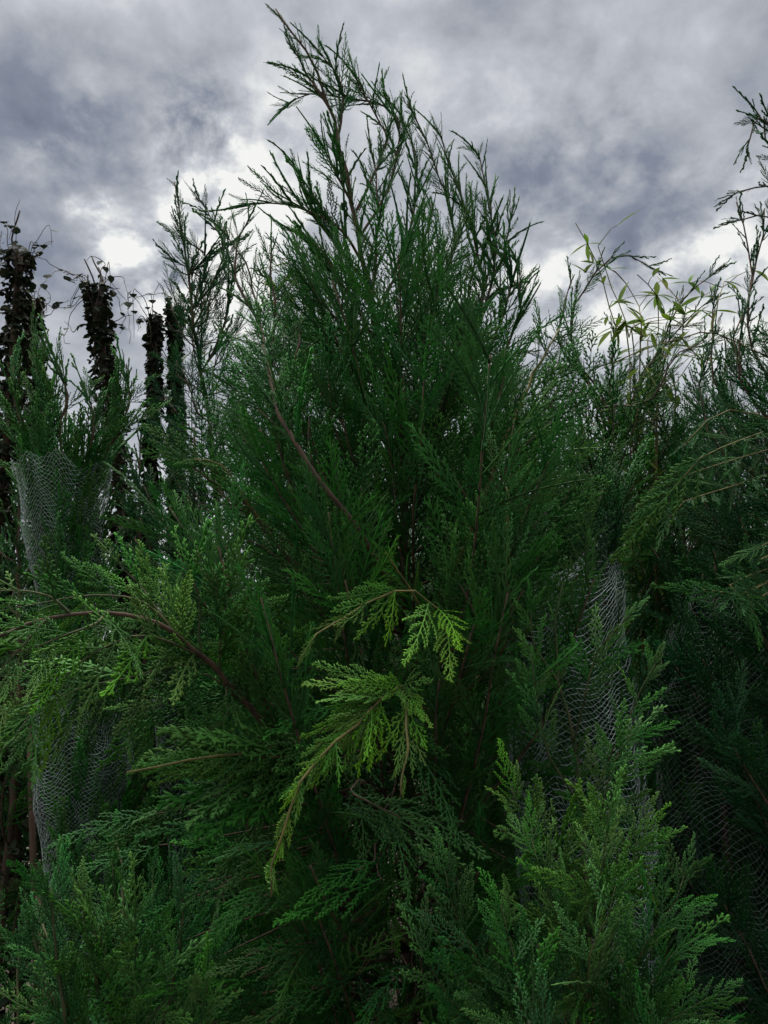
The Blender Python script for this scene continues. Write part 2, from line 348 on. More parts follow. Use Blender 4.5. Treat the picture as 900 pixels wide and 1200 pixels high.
def auto_branches(T, trunk, z0, z1, n, env, rise=.75, step=.05, size=.2, kinds=('plume', 'wide', 'frond'), fresh=.05, az0=0., r=.006, az_ok=None, up=.3, keep=None):
    """whorls of ascending branches from trunk polyline between heights z0 and z1; env(z) = crown radius"""
    zs = np.array([p[2] for p in trunk])
    for k in range(n):
        z = z0 + (z1 - z0) * ((k + random.uniform(-.4, .4)) / n) ** 1.0 ; az = az0 + k * 2.39996 + random.gauss(0, .25)
        if az_ok and not az_ok(az, z): continue
        i = int(np.argmin(abs(zs - z))); s0 = Vector(trunk[i]); rad = env(z) * random.uniform(.8, 1.12)
        h = Vector((math.cos(az), math.sin(az), 0)); ri = rise * random.uniform(.7, 1.25)
        for _ in range(6):
            if keep and not keep(s0 + h * (rad + .06) + Vector((0, 0, rad * ri * 1.2 + size * .6))): rad *= .82
        if rad < .06: continue
        pts = [s0 + h * rad * u ** .9 + Vector((0, 0, rad * ri * (.45 * u + .75 * u * u))) for u in (0, .33, .66, 1)]
        pts = [p + Vector((random.gauss(0, .012), random.gauss(0, .012), 0)) * (j > 0) for j, p in enumerate(pts)]
        P = T.limb(pts, r * (.5 + rad), .0016, n=9, sides=5)
        T.dress(P, step, min(size, rad * .62 + .05), kinds, .08, out=s0, up=up, fresh=fresh, roll=1.0, taper=.35)

# ------------------------------------------------------------------ ground
gv, gf = [], []
n_ = 48
for i in range(n_ + 1):
    for j in range(n_ + 1):
        x = (i / n_ - .5); y = (j / n_ - .5); x = math.copysign(abs(x * 2) ** 2.6, x) * 900; y = math.copysign(abs(y * 2) ** 2.6, y) * 900
        gv.append((x, y, .05 * mnoise.noise(Vector((x * .6, y * .6, 0))) - .03))
for i in range(n_):
    for j in range(n_):
        a = i * (n_ + 1) + j; gf += [(a, a + n_ + 1, a + n_ + 2), (a, a + n_ + 2, a + 1)]
g = link('ground', mesh('ground', gv, gf, [M_SOIL]), kind='structure')
CAMP = Vector((0, 0, CAM_Z))
def pl(*pts): return [at(*p) for p in pts]
def lerp_env(tab):
    xs, ys = zip(*tab); return lambda z: float(np.interp(z, xs, ys))
def frondpx(T, b, e, kind='frond', fresh=.3, face=.8, roll=0., wide=1.0):
    """a hand-placed spray from base point b to tip e (both px,py,Y)"""
    B = Vector(b) if isinstance(b, Vector) else at(*b); E = at(*e); d = E - B
    n = (CAMP - (B + E) / 2).normalized() * face + Vector((0, 0, 1 - face)); n.rotate(Matrix.Rotation(roll, 3, d.normalized()))
    if kind in ('frond', 'frondlet'): kind = 'frond' if d.length > .1 else 'frondlet'
    T.put(B, d, n, d.length, kind, fresh, True)
def trunk_to_ground(T, pts, base, r0, r1, n=30):
    return T.limb([Vector(base)] + pts, r0, r1, 'trunk', n=n, sides=8)

def hand(TR, q):
    """points of a hand-laid branch, rooted on the trunk a little below its first point"""
    p = pl(*q); z = p[0].z - .12; r_ = Vector(min(TR, key=lambda c: abs(c[2] - z)))
    return ([r_] + p) if (p[0] - r_).length > .08 else ([r_] + p[1:])
def outline(tab, right=None):
    xs, ys = zip(*tab)
    def k(p): px, py, _ = proj(p); return py > np.interp(px, xs, ys) and not (right and py > 600 and px > right) and not (right and px < 235 and 560 < py < 1000)
    return k
# ---------------- the big leaning cypress in the middle
b = at(478, 900, 1.9); base = (b.x, 1.9, -.05)
T = Plant('cypress_tree', 'tall green cypress with bent wispy leader and one arching brown side branch', 'cypress tree', base, M_GREEN)
TR = trunk_to_ground(T, pl((478, 900, 1.9), (476, 700, 1.9), (470, 540, 1.9), (448, 420, 1.88), (426, 310, 1.86), (408, 215, 1.84), (386, 125, 1.82), (366, 75, 1.81), (323, 10, 1.8)), base, .022, .0022, 46)
env = lerp_env([(0, .55), (.6, .72), (1.2, .66), (1.6, .55), (2.0, .40), (2.4, .26), (2.7, .15), (3.0, .08), (3.2, .03)])
auto_branches(T, TR, .15, 2.2, 125, env, .8, .041, .25, ('plume', 'wide', 'wide', 'frond'), .04, r=.0042, keep=outline([(-200, 620), (150, 520), (230, 470), (270, 330), (330, 260), (380, 170), (440, 150), (540, 220), (600, 330), (640, 400), (700, 470), (900, 700)], 620))
auto_branches(T, TR, .25, 1.3, 46, lambda z: .62, .55, .034, .2, ('wide', 'frond', 'plume'), .04, r=.005, az0=1.0, az_ok=lambda a, z: math.sin(a) < -.05 and math.cos(a) < .25, up=.1, keep=outline([(-500, 0), (1400, 0)], 2000))
auto_branches(T, TR, 1.5, 2.35, 44, lambda z: env(z) * .75, .9, .036, .2, ('plume', 'wide'), .03, r=.004, az0=.7, keep=outline([(-200, 620), (150, 520), (230, 470), (270, 330), (330, 260), (380, 170), (440, 150), (540, 220), (600, 330), (640, 400), (700, 470), (900, 700)], 620))
# upper crown: steep feathery shoots along the leader and its fellows
up1 = [
 [(426, 310, 1.86), (400, 270, 1.8), (360, 245, 1.74), (318, 238, 1.7), (282, 244, 1.68)],
 [(430, 330, 1.86), (395, 290, 1.8), (368, 250, 1.76), (348, 200, 1.72)],
 [(414, 240, 1.85), (398, 210, 1.8), (385, 180, 1.78), (378, 168, 1.77)],
 [(416, 250, 1.85), (440, 200, 1.86), (452, 160, 1.88), (432, 118, 1.86), (412, 82, 1.84)],
 [(420, 280, 1.85), (455, 220, 1.9), (468, 150, 1.92), (445, 122, 1.9), (400, 113, 1.86), (360, 112, 1.82), (328, 128, 1.8)],
 [(440, 380, 1.88), (470, 300, 1.92), (490, 220, 1.95), (478, 150, 1.95), (455, 118, 1.93)],
 [(452, 440, 1.88), (500, 360, 1.9), (530, 300, 1.92), (528, 250, 1.93), (505, 180, 1.92), (478, 118, 1.9)],
 [(540, 420, 1.9), (566, 340, 1.9), (552, 270, 1.9), (528, 195, 1.9), (510, 148, 1.9)],
 [(556, 400, 1.88), (580, 310, 1.88), (572, 230, 1.9), (557, 172, 1.9)],
 [(570, 420, 1.86), (598, 340, 1.86), (592, 290, 1.86), (602, 246, 1.86)],
 [(575, 440, 1.86), (606, 380, 1.84), (610, 340, 1.84), (606, 310, 1.84)],
 [(388, 130, 1.82), (370, 100, 1.81), (342, 58, 1.8)],
 [(395, 165, 1.83), (402, 120, 1.83), (392, 85, 1.82), (374, 60, 1.81)],
 [(470, 540, 1.9), (520, 470, 1.85), (555, 400, 1.86), (570, 330, 1.88), (585, 260, 1.9)],
 [(440, 400, 1.87), (400, 330, 1.78), (372, 290, 1.74), (340, 270, 1.72)],
 [(436, 380, 1.87), (440, 300, 1.8), (444, 240, 1.8), (436, 180, 1.8)],
 [(445, 420, 1.87), (480, 350, 1.8), (500, 290, 1.8), (505, 240, 1.82)],
 [(446, 430, 1.87), (400, 380, 1.74), (370, 340, 1.7), (352, 300, 1.68)],
]
for q in up1:
    P = T.limb(pl(*q), .0042, .0014, n=16, sides=5)
    T.dress(P, .016, .145, ('sprig', 'plume'), .18, ang=27, up=.35, fresh=0, roll=1.2, taper=.55, flat=(0, -1, .3), tipkind='sprig', hero=True)
T.cur = T.trunk; P = TR[26:]; T.dress(np.array(P), .019, .13, ('sprig', 'plume'), .05, ang=30, up=.35, roll=1.3, taper=.65, flat=(0, -1, .2), tipkind='sprig', hero=True)
# bare-looking brown limbs low on the left, dressed at their ends
P = T.limb(pl((474, 745, 1.88), (455, 682, 1.5), (415, 612, 1.38), (372, 556, 1.35), (330, 492, 1.37), (314, 430, 1.44), (302, 360, 1.58), (288, 310, 1.6), (262, 268, 1.62)), .0075, .0016, n=40)
T.dress(P[8:22], .05, .09, ('plume', 'sprig'), 0, ang=45, up=.3, flat=(0, -1, .3), roll=1.2, hero=True)
T.dress(P[20:], .028, .15, ('plume', 'sprig', 'wide'), .02, ang=33, up=.3, flat=(0, -1, .3), roll=.9, taper=.5, tipkind='sprig', hero=True)
for q in ([(316, 440, 1.56), (322, 380, 1.55), (318, 320, 1.55), (316, 286, 1.55)], [(305, 380, 1.58), (282, 340, 1.58), (275, 300, 1.6), (292, 252, 1.6)], [(330, 492, 1.56), (345, 430, 1.5), (352, 380, 1.5)]):
    P = T.limb(pl(*q), .004, .0016, n=12, sides=5); T.dress(P, .03, .11, ('sprig', 'plume'), .15, ang=28, up=.35, flat=(0, -1, .3), roll=.9, tipkind='sprig')
P = T.limb(pl((470, 860, 1.88), (400, 740, 1.7), (335, 655, 1.6), (300, 608, 1.55), (262, 562, 1.5), (230, 540, 1.48)), .008, .002, n=26)
T.dress(P[10:], .03, .17, ('plume', 'wide'), .05, ang=40, up=.2, flat=(0, -1, .5), roll=.6)
# right limb, yellow-brown, carrying the broad feathery fan
P = T.limb(pl((476, 760, 1.88), (530, 670, 1.65), (565, 590, 1.55), (590, 520, 1.52), (625, 440, 1.55), (655, 385, 1.6)), .008, .0018, n=26, mat=M_TWIG)
T.dress(P[8:], .03, .22, ('wide', 'plume', 'wide'), .0, ang=42, up=.15, flat=(0, -1, .25), roll=.45, fresh=.08)
P = T.limb(pl((478, 800, 1.88), (540, 760, 1.55), (585, 690, 1.4), (596, 600, 1.36), (590, 560, 1.36)), .007, .0016, n=20, mat=M_TWIG)
T.dress(P[7:], .026, .17, ('wide', 'frond'), .0, ang=42, up=.2, flat=(0, -1, .2), roll=.35, fresh=.14, hero=True)
P = T.limb(pl((478, 800, 1.88), (500, 740, 1.5), (478, 690, 1.38), (450, 645, 1.34)), .005, .0016, n=16, mat=M_TWIG)
T.dress(P[7:], .016, .085, ('frondlet',), .0, ang=34, up=.2, flat=(0, -1, .3), roll=.7, fresh=.35, hero=True)
# pale spray reaching left above the drooping one
P = T.limb(pl((478, 850, 1.88), (520, 760, 1.4), (500, 700, 1.22), (462, 690, 1.18), (420, 712, 1.15), (380, 740, 1.13), (348, 772, 1.12)), .0034, .0011, n=22, mat=M_TWIG)
for b0, e0 in (((446, 692), (390, 701)), ((432, 706), (404, 744)), ((456, 702), (424, 751)), ((472, 718), (458, 752)), ((508, 726), (536, 764)), ((410, 722), (383, 728)), ((400, 730), (392, 752)), ((384, 742), (358, 754)), ((370, 754), (346, 776)), ((470, 700), (430, 684)), ((495, 722), (488, 770)), ((505, 716), (548, 736)), ((395, 733), (366, 742)), ((425, 710), (396, 716))):
    frondpx(T, Vector(min(P, key=lambda c: (Vector(proj(c)[:2]) - Vector(b0)).length)), e0 + (1.14 + random.gauss(0, .02),), 'frond', .9, .75, random.gauss(0, .5))
# the drooping yellow-green shoot
P = T.limb(pl((478, 900, 1.88), (500, 840, 1.5), (470, 806, 1.25), (438, 826, 1.16), (404, 862, 1.13), (366, 898, 1.11), (340, 945, 1.10), (324, 1000, 1.09), (316, 1050, 1.09)), .0042, .0014, n=30, mat=M_TWIG)
for b0, e0, fr in (((456, 800), (370, 797), .35), ((438, 818), (362, 862), .4), ((424, 834), (358, 888), .45), ((430, 826), (414, 902), .45), ((412, 850), (394, 906), .5), ((396, 868), (374, 930), .6), ((384, 878), (352, 902), .6), ((448, 810), (392, 826), .35), ((440, 816), (436, 896), .35), ((376, 890), (360, 930), .8), ((366, 900), (334, 934), .8), ((350, 922), (330, 952), .9), ((350, 924), (350, 970), .9), ((340, 950), (338, 1000), .9), ((336, 965), (320, 992), .9), ((330, 990), (316, 1030), .95), ((322, 1020), (313, 1054), .95), ((432, 824), (376, 842), .4), ((418, 842), (372, 880), .45), ((404, 858), (386, 916), .55), ((436, 820), (424, 890), .4), ((420, 840), (402, 908), .5), ((462, 802), (420, 790), .35), ((358, 912), (344, 945), .85), ((344, 938), (326, 968), .9), ((336, 975), (332, 1012), .95), ((446, 812), (380, 812), .4), ((426, 832), (366, 868), .45), ((434, 822), (440, 880), .4), ((410, 854), (366, 900), .5), ((440, 818), (405, 890), .45), ((452, 804), (384, 786), .35), ((400, 862), (398, 912), .5), ((390, 874), (362, 918), .6), ((328, 1000), (322, 1040), .95)):
    frondpx(T, Vector(min(P[8:], key=lambda c: (Vector(proj(c)[:2]) - Vector(b0)).length)), e0 + (1.12 + random.gauss(0, .025),), 'frond', fr * 1.2 + .35, .75, random.gauss(0, .4))
T.dress(P[17:], .022, .042, ('frondlet',), 0, ang=24, up=-.35, fresh=.85, flat=(0, -1, .2), roll=.5, taper=.3, hero=True)
q = T.limb(pl((470, 806, 1.25), (478, 850, 1.18), (474, 890, 1.15), (472, 932, 1.14)), .003, .0015, n=12, sides=5, mat=M_TWIG)
for u, ex, ey in ((2, 498, 868), (3, 452, 884), (4, 496, 890), (5, 456, 902), (6, 490, 906), (7, 462, 915), (9, 474, 934), (1, 500, 838), (0, 498, 822), (0, 495, 790), (0, 455, 792)): frondpx(T, Vector(q[u]), (ex, ey, 1.14), 'frondlet', .95, .8, random.gauss(0, .2))
# bluish frond and the dark one below it
frondpx(T, (412, 928, 1.2), (542, 1002, 1.14), 'frond', .12, .7, .2); frondpx(T, (402, 942, 1.21), (520, 985, 1.16), 'frond', .1, .6, -.4)
T.limb([Vector(TR[12]), at(440, 930, 1.5), at(412, 928, 1.2), at(470, 955, 1.17)], 0.0026, .0012, n=14, sides=5)
for b0, e0 in (((445, 1030, 1.3), (330, 1078, 1.2)), ((440, 1010, 1.32), (350, 1040, 1.22)), ((330, 985, 1.34), (250, 1000, 1.26)), ((300, 1000, 1.35), (205, 985, 1.3)), ((350, 1110, 1.3), (255, 1140, 1.2)), ((480, 1130, 1.32), (400, 1190, 1.22)), ((300, 880, 1.3), (205, 872, 1.22)), ((310, 905, 1.3), (160, 945, 1.2)), ((290, 960, 1.3), (170, 975, 1.2))):
    T.limb([at(470, b0[1] - 60, 1.8), at((b0[0] + 440) / 2, b0[1] - 20, 1.5), at(*b0), at(*b0).lerp(at(*e0), .3)], .003, .0012, n=10, sides=5); frondpx(T, b0, e0, 'frond', .08, .5, random.gauss(0, .3))
# bright left-reaching tip
q = T.limb(pl((474, 960, 1.86), (380, 900, 1.5), (300, 885, 1.28), (230, 892, 1.2), (150, 908, 1.14)), .004, .0015, n=20, sides=5, mat=M_TWIG)
for u, ex, ey in ((10, 210, 880), (11, 214, 915), (12, 196, 884), (13, 188, 910), (14, 172, 893), (15, 180, 912), (17, 151, 908), (8, 250, 868), (9, 245, 925), (7, 280, 850), (7, 275, 925)): frondpx(T, Vector(q[u]), (ex, ey, 1.17), 'frondlet', .45 if u > 9 else .15, .7, random.gauss(0, .25))
# the arching brown branch to the left with hanging fronds
P = T.limb(pl((474, 985, 1.86), (400, 930, 1.66), (345, 882, 1.5), (300, 838, 1.4), (255, 785, 1.3), (208, 746, 1.22), (150, 722, 1.16), (92, 720, 1.12), (40, 732, 1.09), (-12, 752, 1.06)), .0085, .0024, n=44)
def near(P, bx): return Vector(min(P[10:], key=lambda p: abs(proj(p)[0] - bx)))
for bx, line, sz, fr in ((238, [(190, 750, 1.18), (147, 747, 1.13), (100, 776, 1.10), (50, 818, 1.08), (0, 884, 1.06)], .072, .3), (212, [(175, 712, 1.2), (133, 700, 1.17), (44, 706, 1.14), (-10, 716, 1.12)], .06, .2), (132, [(110, 730, 1.1), (70, 745, 1.07), (0, 776, 1.05)], .06, .3),
                         (250, [(205, 780, 1.22), (150, 792, 1.18), (90, 810, 1.15), (40, 840, 1.13)], .08, .12), (200, [(170, 690, 1.25), (150, 670, 1.25), (135, 655, 1.25)], .06, .2), (262, [(258, 740, 1.28), (262, 715, 1.26), (270, 690, 1.25)], .09, .05), (240, [(232, 715, 1.26), (228, 690, 1.25), (222, 668, 1.25)], .07, .1),
                         (275, [(240, 790, 1.3), (210, 810, 1.28), (180, 835, 1.26)], .08, .03), (290, [(270, 800, 1.33), (262, 840, 1.3), (230, 862, 1.28)], .08, .03), (90, [(60, 700, 1.1), (30, 690, 1.08), (-10, 692, 1.07)], .055, .25), (50, [(30, 750, 1.06), (10, 780, 1.05), (-8, 815, 1.04)], .06, .3), (310, [(300, 790, 1.36), (296, 760, 1.34), (285, 740, 1.33)], .08, .03)):
    q = T.limb([near(P, bx)] + pl(*line), .0022, .0007, n=16, sides=5, mat=M_SHOOT)
    T.dress(q, .024, sz * 1.9, ('frond', 'frondlet'), .05, ang=40, up=-.12, flat=(0, -1, .25), roll=.3, fresh=fr * 1.5 + .15, taper=.45, hero=True)
T.dress(P[8:20], .03, .13, ('frond', 'frondlet'), .0, ang=44, up=-.15, flat=(0, -1, .3), roll=.8, fresh=.1, hero=True)
# broad feathery fans on the side towards the path
for b0, e0, fr in (((600, 745, 1.42), (582, 588, 1.3), .14), ((580, 755, 1.42), (648, 625, 1.32), .1), ((560, 750, 1.42), (520, 615, 1.32), .08), ((610, 690, 1.45), (668, 560, 1.36), .05), ((585, 570, 1.52), (622, 415, 1.46), .06), ((575, 560, 1.52), (556, 425, 1.46), .03), ((600, 540, 1.52), (690, 450, 1.44), .05), ((560, 620, 1.5), (500, 490, 1.4), .03), ((630, 520, 1.54), (672, 398, 1.5), .05), ((600, 610, 1.46), (640, 500, 1.36), .08), ((610, 640, 1.44), (690, 540, 1.36), .04),
                   ((335, 500, 1.42), (296, 352, 1.4), .04), ((345, 520, 1.42), (262, 432, 1.36), .03), ((372, 560, 1.44), (350, 420, 1.36), .03), ((300, 612, 1.5), (212, 540, 1.4), .03), ((420, 640, 1.55), (425, 500, 1.42), .02), ((470, 640, 1.6), (445, 470, 1.5), .03), ((474, 600, 1.62), (515, 440, 1.5), .04), ((470, 520, 1.62), (478, 360, 1.56), .03), ((440, 430, 1.68), (405, 300, 1.6), .02), ((455, 430, 1.68), (520, 330, 1.62), .03), ((390, 500, 1.6), (380, 370, 1.52), .03), ((530, 470, 1.64), (585, 350, 1.58), .03),
                   ((330, 660, 1.5), (250, 600, 1.36), .03), ((360, 700, 1.5), (300, 620, 1.36), .03), ((420, 720, 1.5), (380, 600, 1.36), .03), ((300, 720, 1.5), (225, 660, 1.38), .02), ((255, 570, 1.5), (170, 500, 1.44), .06), ((240, 560, 1.5), (215, 440, 1.46), .04)):
    B0 = at(*b0); zz = B0.z - .2; r_ = Vector(min(TR, key=lambda c: abs(c[2] - zz))); T.limb([r_, r_.lerp(B0, .55) - Vector((0, 0, .04)), B0, B0.lerp(at(*e0), .5)], .0036, .0012, n=14, sides=5)
    frondpx(T, B0, e0, 'wide', fr, .85, random.gauss(0, .25))
# layered flat fronds over the lower front of the crown
k_ = 0
for gy in range(700, 1230, 52):
    for gx in range(185, 600, 58):
        x_, y_ = gx + random.gauss(0, 18), gy + random.gauss(0, 16)
        if y_ < 930 and x_ < 320 or (x_ > 520 and y_ < 960): continue
        dx = (x_ - 470) / 200; ln = random.uniform(85, 135); a_ = math.atan2(random.uniform(-.15, .85), dx * 1.1 + random.gauss(0, .45)); Yb = 1.46 - .08 * random.random()
        B0 = at(x_, y_, Yb); r_ = Vector(min(TR, key=lambda c: abs(c[2] - B0.z + .1))); T.limb([r_, r_.lerp(B0, .5) + Vector((0, 0, .05)), B0], .003, .0012, n=8, sides=4, name='twig')
        frondpx(T, B0, (x_ + ln * math.cos(a_), y_ + ln * math.sin(a_), Yb - random.uniform(.06, .16)), 'frond', random.choice((.02, .04, .08, .16)), random.uniform(.35, .8), random.gauss(0, .4)); k_ += 1
# loose yellow wisps on the far-left flank
q = T.limb(pl((335, 655, 1.6), (300, 600, 1.48), (262, 548, 1.42), (225, 540, 1.4)), .003, .0014, n=12, sides=5, mat=M_TWIG); T.dress(q, .03, .08, ('sprig', 'frond'), .4, fresh=.4, up=.1)
T.finish(300)

# ---------------- young bright cypress standing in front of the netted one
b = at(690, 1100, 1.36); base = (b.x, 1.36, -.05)
T = Plant('cypress_tree', 'young bright green cypress in front of the netted tree, yellow tips', 'cypress tree', base, M_YELLOW, bark=M_SHOOT)
TR = trunk_to_ground(T, pl((690, 1100, 1.36), (684, 950, 1.36), (668, 850, 1.36), (650, 760, 1.35), (658, 684, 1.34)), base, .011, .001, 30)
T.dress(np.array(TR[17:]), .03, .06, ('frondlet',), 0, ang=34, up=.3, roll=1.2, fresh=.3, flat=(0, -1, .2), hero=True)
env = lerp_env([(0, .3), (.5, .3), (.9, .22), (1.2, .17), (1.45, .08), (1.6, .03)])
auto_branches(T, TR, .15, 1.15, 60, env, 1.3, .034, .17, ('plume', 'frond', 'plume'), .16, r=.005, up=.45, keep=outline([(480, 1180), (540, 1060), (600, 1000), (640, 960), (690, 930), (750, 1000), (790, 1080), (840, 1170)]))
for q, fr in (([(672, 870, 1.36), (690, 800, 1.3), (712, 745, 1.28), (738, 722, 1.27)], .3), ([(684, 950, 1.36), (720, 880, 1.28), (745, 820, 1.25), (770, 778, 1.24)], .3), ([(655, 800, 1.35), (630, 760, 1.3), (622, 715, 1.28)], .15), ([(684, 950, 1.36), (640, 880, 1.28), (628, 800, 1.26), (618, 760, 1.26)], .15),
              ([(690, 1050, 1.36), (640, 990, 1.2), (610, 950, 1.17), (600, 925, 1.16)], .45), ([(690, 1050, 1.36), (700, 960, 1.22), (720, 900, 1.18), (738, 860, 1.18)], .28), ([(690, 1100, 1.36), (730, 1030, 1.2), (742, 960, 1.16), (738, 1000, 1.15), (750, 985, 1.14)], .45),
              ([(690, 1100, 1.36), (700, 1060, 1.16), (706, 1000, 1.13), (716, 950, 1.12)], .35), ([(690, 1180, 1.36), (660, 1100, 1.15), (640, 1040, 1.12), (625, 985, 1.12)], .3), ([(690, 1200, 1.36), (740, 1130, 1.15), (775, 1080, 1.12), (802, 1030, 1.12)], .15), ([(690, 1250, 1.36), (750, 1170, 1.14), (790, 1120, 1.12), (818, 1098, 1.12)], .12), ([(690, 1280, 1.36), (760, 1210, 1.14), (800, 1185, 1.12), (826, 1172, 1.12)], .15),
              ([(690, 1200, 1.36), (690, 1150, 1.1), (704, 1090, 1.06), (720, 1040, 1.05)], .25), ([(690, 1260, 1.36), (580, 1160, 1.2), (540, 1080, 1.16), (520, 1020, 1.15)], .06), ([(690, 1280, 1.36), (560, 1200, 1.2), (510, 1140, 1.16), (490, 1110, 1.15)], .05), ([(690, 1290, 1.36), (620, 1200, 1.1), (600, 1120, 1.08), (590, 1060, 1.07)], .2)):
    P = T.limb(pl(*q), 0.0022, .0006, n=14, sides=5, mat=M_SHOOT); T.dress(P[4:], .019 if q[-1][1] > 850 else .03, .115 if q[-1][1] > 850 else .08, ('frond', 'frondlet', 'frond'), 0, ang=36, up=.25, flat=(0, -1, .35), roll=.5, fresh=fr * 1.5 + .05, taper=.45, hero=True)
T.finish(300)

# ---------------- low young cypress bottom left
b = at(135, 1180, 1.4); base = (b.x, 1.4, -.05)
T = Plant('cypress_tree', 'low young cypress with upright feathery shoots beneath the netted bundle', 'cypress tree', base, M_YELLOW, bark=M_SHOOT)
TR = trunk_to_ground(T, pl((135, 1180, 1.4), (132, 1100, 1.38), (134, 1005, 1.36)), base, .010, .001, 20)
T.dress(np.array(TR[10:]), .018, .10, ('frondlet', 'plume'), 0, ang=34, up=.3, roll=1.2, fresh=.3, flat=(0, -1, .2), hero=True)
env = lerp_env([(0, .25), (.6, .22), (.9, .12), (1.1, .04)])
auto_branches(T, TR, .2, .95, 30, env, 1.6, .034, .13, ('plume', 'frond'), .05, r=.007, up=.5)
for q in ([(134, 1200, 1.4), (110, 1140, 1.3), (98, 1068, 1.27)], [(134, 1220, 1.4), (160, 1160, 1.3), (158, 1060, 1.28)], [(134, 1240, 1.4), (180, 1190, 1.3), (200, 1140, 1.28)], [(134, 1240, 1.4), (90, 1200, 1.3), (40, 1185, 1.27)], [(132, 1200, 1.4), (122, 1120, 1.26), (96, 1085, 1.24)], [(134, 1300, 1.4), (220, 1220, 1.3), (242, 1160, 1.28)]):
    P = T.limb(pl(*q), 0.0022, .0006, n=14, sides=5, mat=M_SHOOT); T.dress(P[4:], .022, .12, ('frond', 'frondlet'), 0, ang=36, up=.35, flat=(0, -1, .35), roll=.6, fresh=.45, taper=.5, hero=True)
T.finish(300)

# ---------------- generic dark neighbours
def cypress(px, Y, top_py, label, mat, envk=1., n=40, lean=0, size=.2, step=.055, nmax=220, kinds=('plume', 'wide'), keep=None, fresh=.03, group=None, rise=1.0, wisps=8, topx=None):
    tp = at(px if topx is None else topx, top_py, Y); base = (at(px, 700, Y).x, Y, -.05); H = tp.z
    T = Plant('cypress_tree', label, 'cypress tree', base, mat, group)
    mid = Vector((base[0] + random.gauss(0, .02), Y, H * .55))
    TR = T.limb([Vector(base), mid, Vector((base[0] * .4 + tp.x * .6, Y, H * .85)), tp], .02, .002, 'trunk', n=34, sides=7)
    env = lambda z: envk * float(np.interp(z / H, [0, .15, .45, .7, .88, 1], [.42, .5, .42, .28, .11, .03]))
    auto_branches(T, TR, .12, H * .9, n, env, rise, step, size, kinds, fresh, az0=random.random() * 6, r=.0045, up=.35, keep=keep)
    T.cur = T.trunk; P = np.array(TR[25:]); T.dress(P, .03, .15, ('sprig', 'plume'), 0, ang=28, up=.3, roll=1.5, taper=.6, flat=(0, -1, .2), tipkind='sprig', hero=True)
    return T, TR
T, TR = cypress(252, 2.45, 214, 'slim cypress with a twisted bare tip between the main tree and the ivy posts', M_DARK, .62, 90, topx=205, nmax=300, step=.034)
for q in ([(250, 330, 2.45), (262, 290, 2.42), (248, 258, 2.42), (230, 228, 2.42)], [(246, 340, 2.45), (225, 318, 2.42), (200, 302, 2.4)], [(256, 400, 2.45), (268, 350, 2.42), (262, 300, 2.4)], [(240, 300, 2.45), (216, 282, 2.43), (212, 262, 2.43)]):
    P = T.limb(hand(TR, q), .004, .0016, n=10, sides=5); T.dress(P, .026, .15, ('sprig', 'plume'), .1, ang=28, up=.3, roll=1.2, flat=(0, -1, .2), tipkind='sprig', hero=True)
T.finish(300)
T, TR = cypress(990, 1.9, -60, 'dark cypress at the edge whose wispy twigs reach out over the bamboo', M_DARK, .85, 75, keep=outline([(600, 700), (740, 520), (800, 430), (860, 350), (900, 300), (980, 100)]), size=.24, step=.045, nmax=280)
auto_branches(T, TR, .7, 1.9, 46, lambda z: .5, .8, .045, .24, ('plume', 'wide'), .03, az0=2., r=.0045, up=.2, keep=outline([(600, 800), (740, 560), (800, 480), (900, 380)]), az_ok=lambda a, z: math.cos(a) < .3)
for q in ([(988, 250, 1.9), (910, 180, 1.85), (892, 138, 1.83), (872, 116, 1.82)], [(905, 150, 1.83), (888, 140, 1.82), (878, 160, 1.82), (878, 184, 1.82)], [(988, 330, 1.9), (915, 230, 1.85), (890, 218, 1.83), (846, 234, 1.82)], [(988, 380, 1.9), (915, 270, 1.85), (890, 252, 1.83), (846, 264, 1.82)],
          [(988, 520, 1.9), (885, 420, 1.85), (880, 310, 1.84), (864, 236, 1.83)], [(988, 540, 1.9), (870, 440, 1.85), (885, 320, 1.84), (898, 245, 1.83)], [(988, 560, 1.9), (850, 470, 1.85), (835, 400, 1.84), (838, 340, 1.83)], [(988, 560, 1.9), (890, 480, 1.8), (860, 400, 1.78), (880, 350, 1.78)], [(988, 600, 1.9), (860, 540, 1.7), (820, 470, 1.68), (830, 420, 1.68)]):
    P = T.limb(hand(TR, q), .0045, .0016, n=14, sides=5); T.dress(P, .035, .11, ('sprig', 'sprig', 'plume'), .35, ang=26, up=.15, roll=1.2, flat=(0, -1, .2), tipkind='sprig', hero=True)
for (x0, y0, x1, y1, fr, Y) in ((826, 532, 722, 645, .55, 1.45), (800, 560, 735, 610, .5, 1.46), (790, 590, 770, 640, .5, 1.46), (860, 700, 774, 682, .4, 1.4), (850, 690, 905, 740, .4, 1.4), (880, 660, 905, 650, .3, 1.42), (890, 700, 850, 660, .3, 1.42), (870, 700, 905, 755, .3, 1.4), (900, 640, 850, 655, .3, 1.42)):
    q = T.limb([at(985, y0 - 60, 1.9), at((x0 + 985) / 2, y0 - 30, 1.65), at(x0, y0, Y), at(x0, y0, Y).lerp(at(x1, y1, Y), .4)], .0022, .0012, n=10, sides=5, mat=M_TWIG)
    T.dress(q[3:], .022, .09, ('frondlet', 'plume'), 0, ang=36, up=0, fresh=fr * .6, flat=(0, -1, .4), roll=.6)
    frondpx(T, (x0, y0, Y), (x1, y1, Y - .03), 'frond', fr, .6, random.gauss(0, .3))
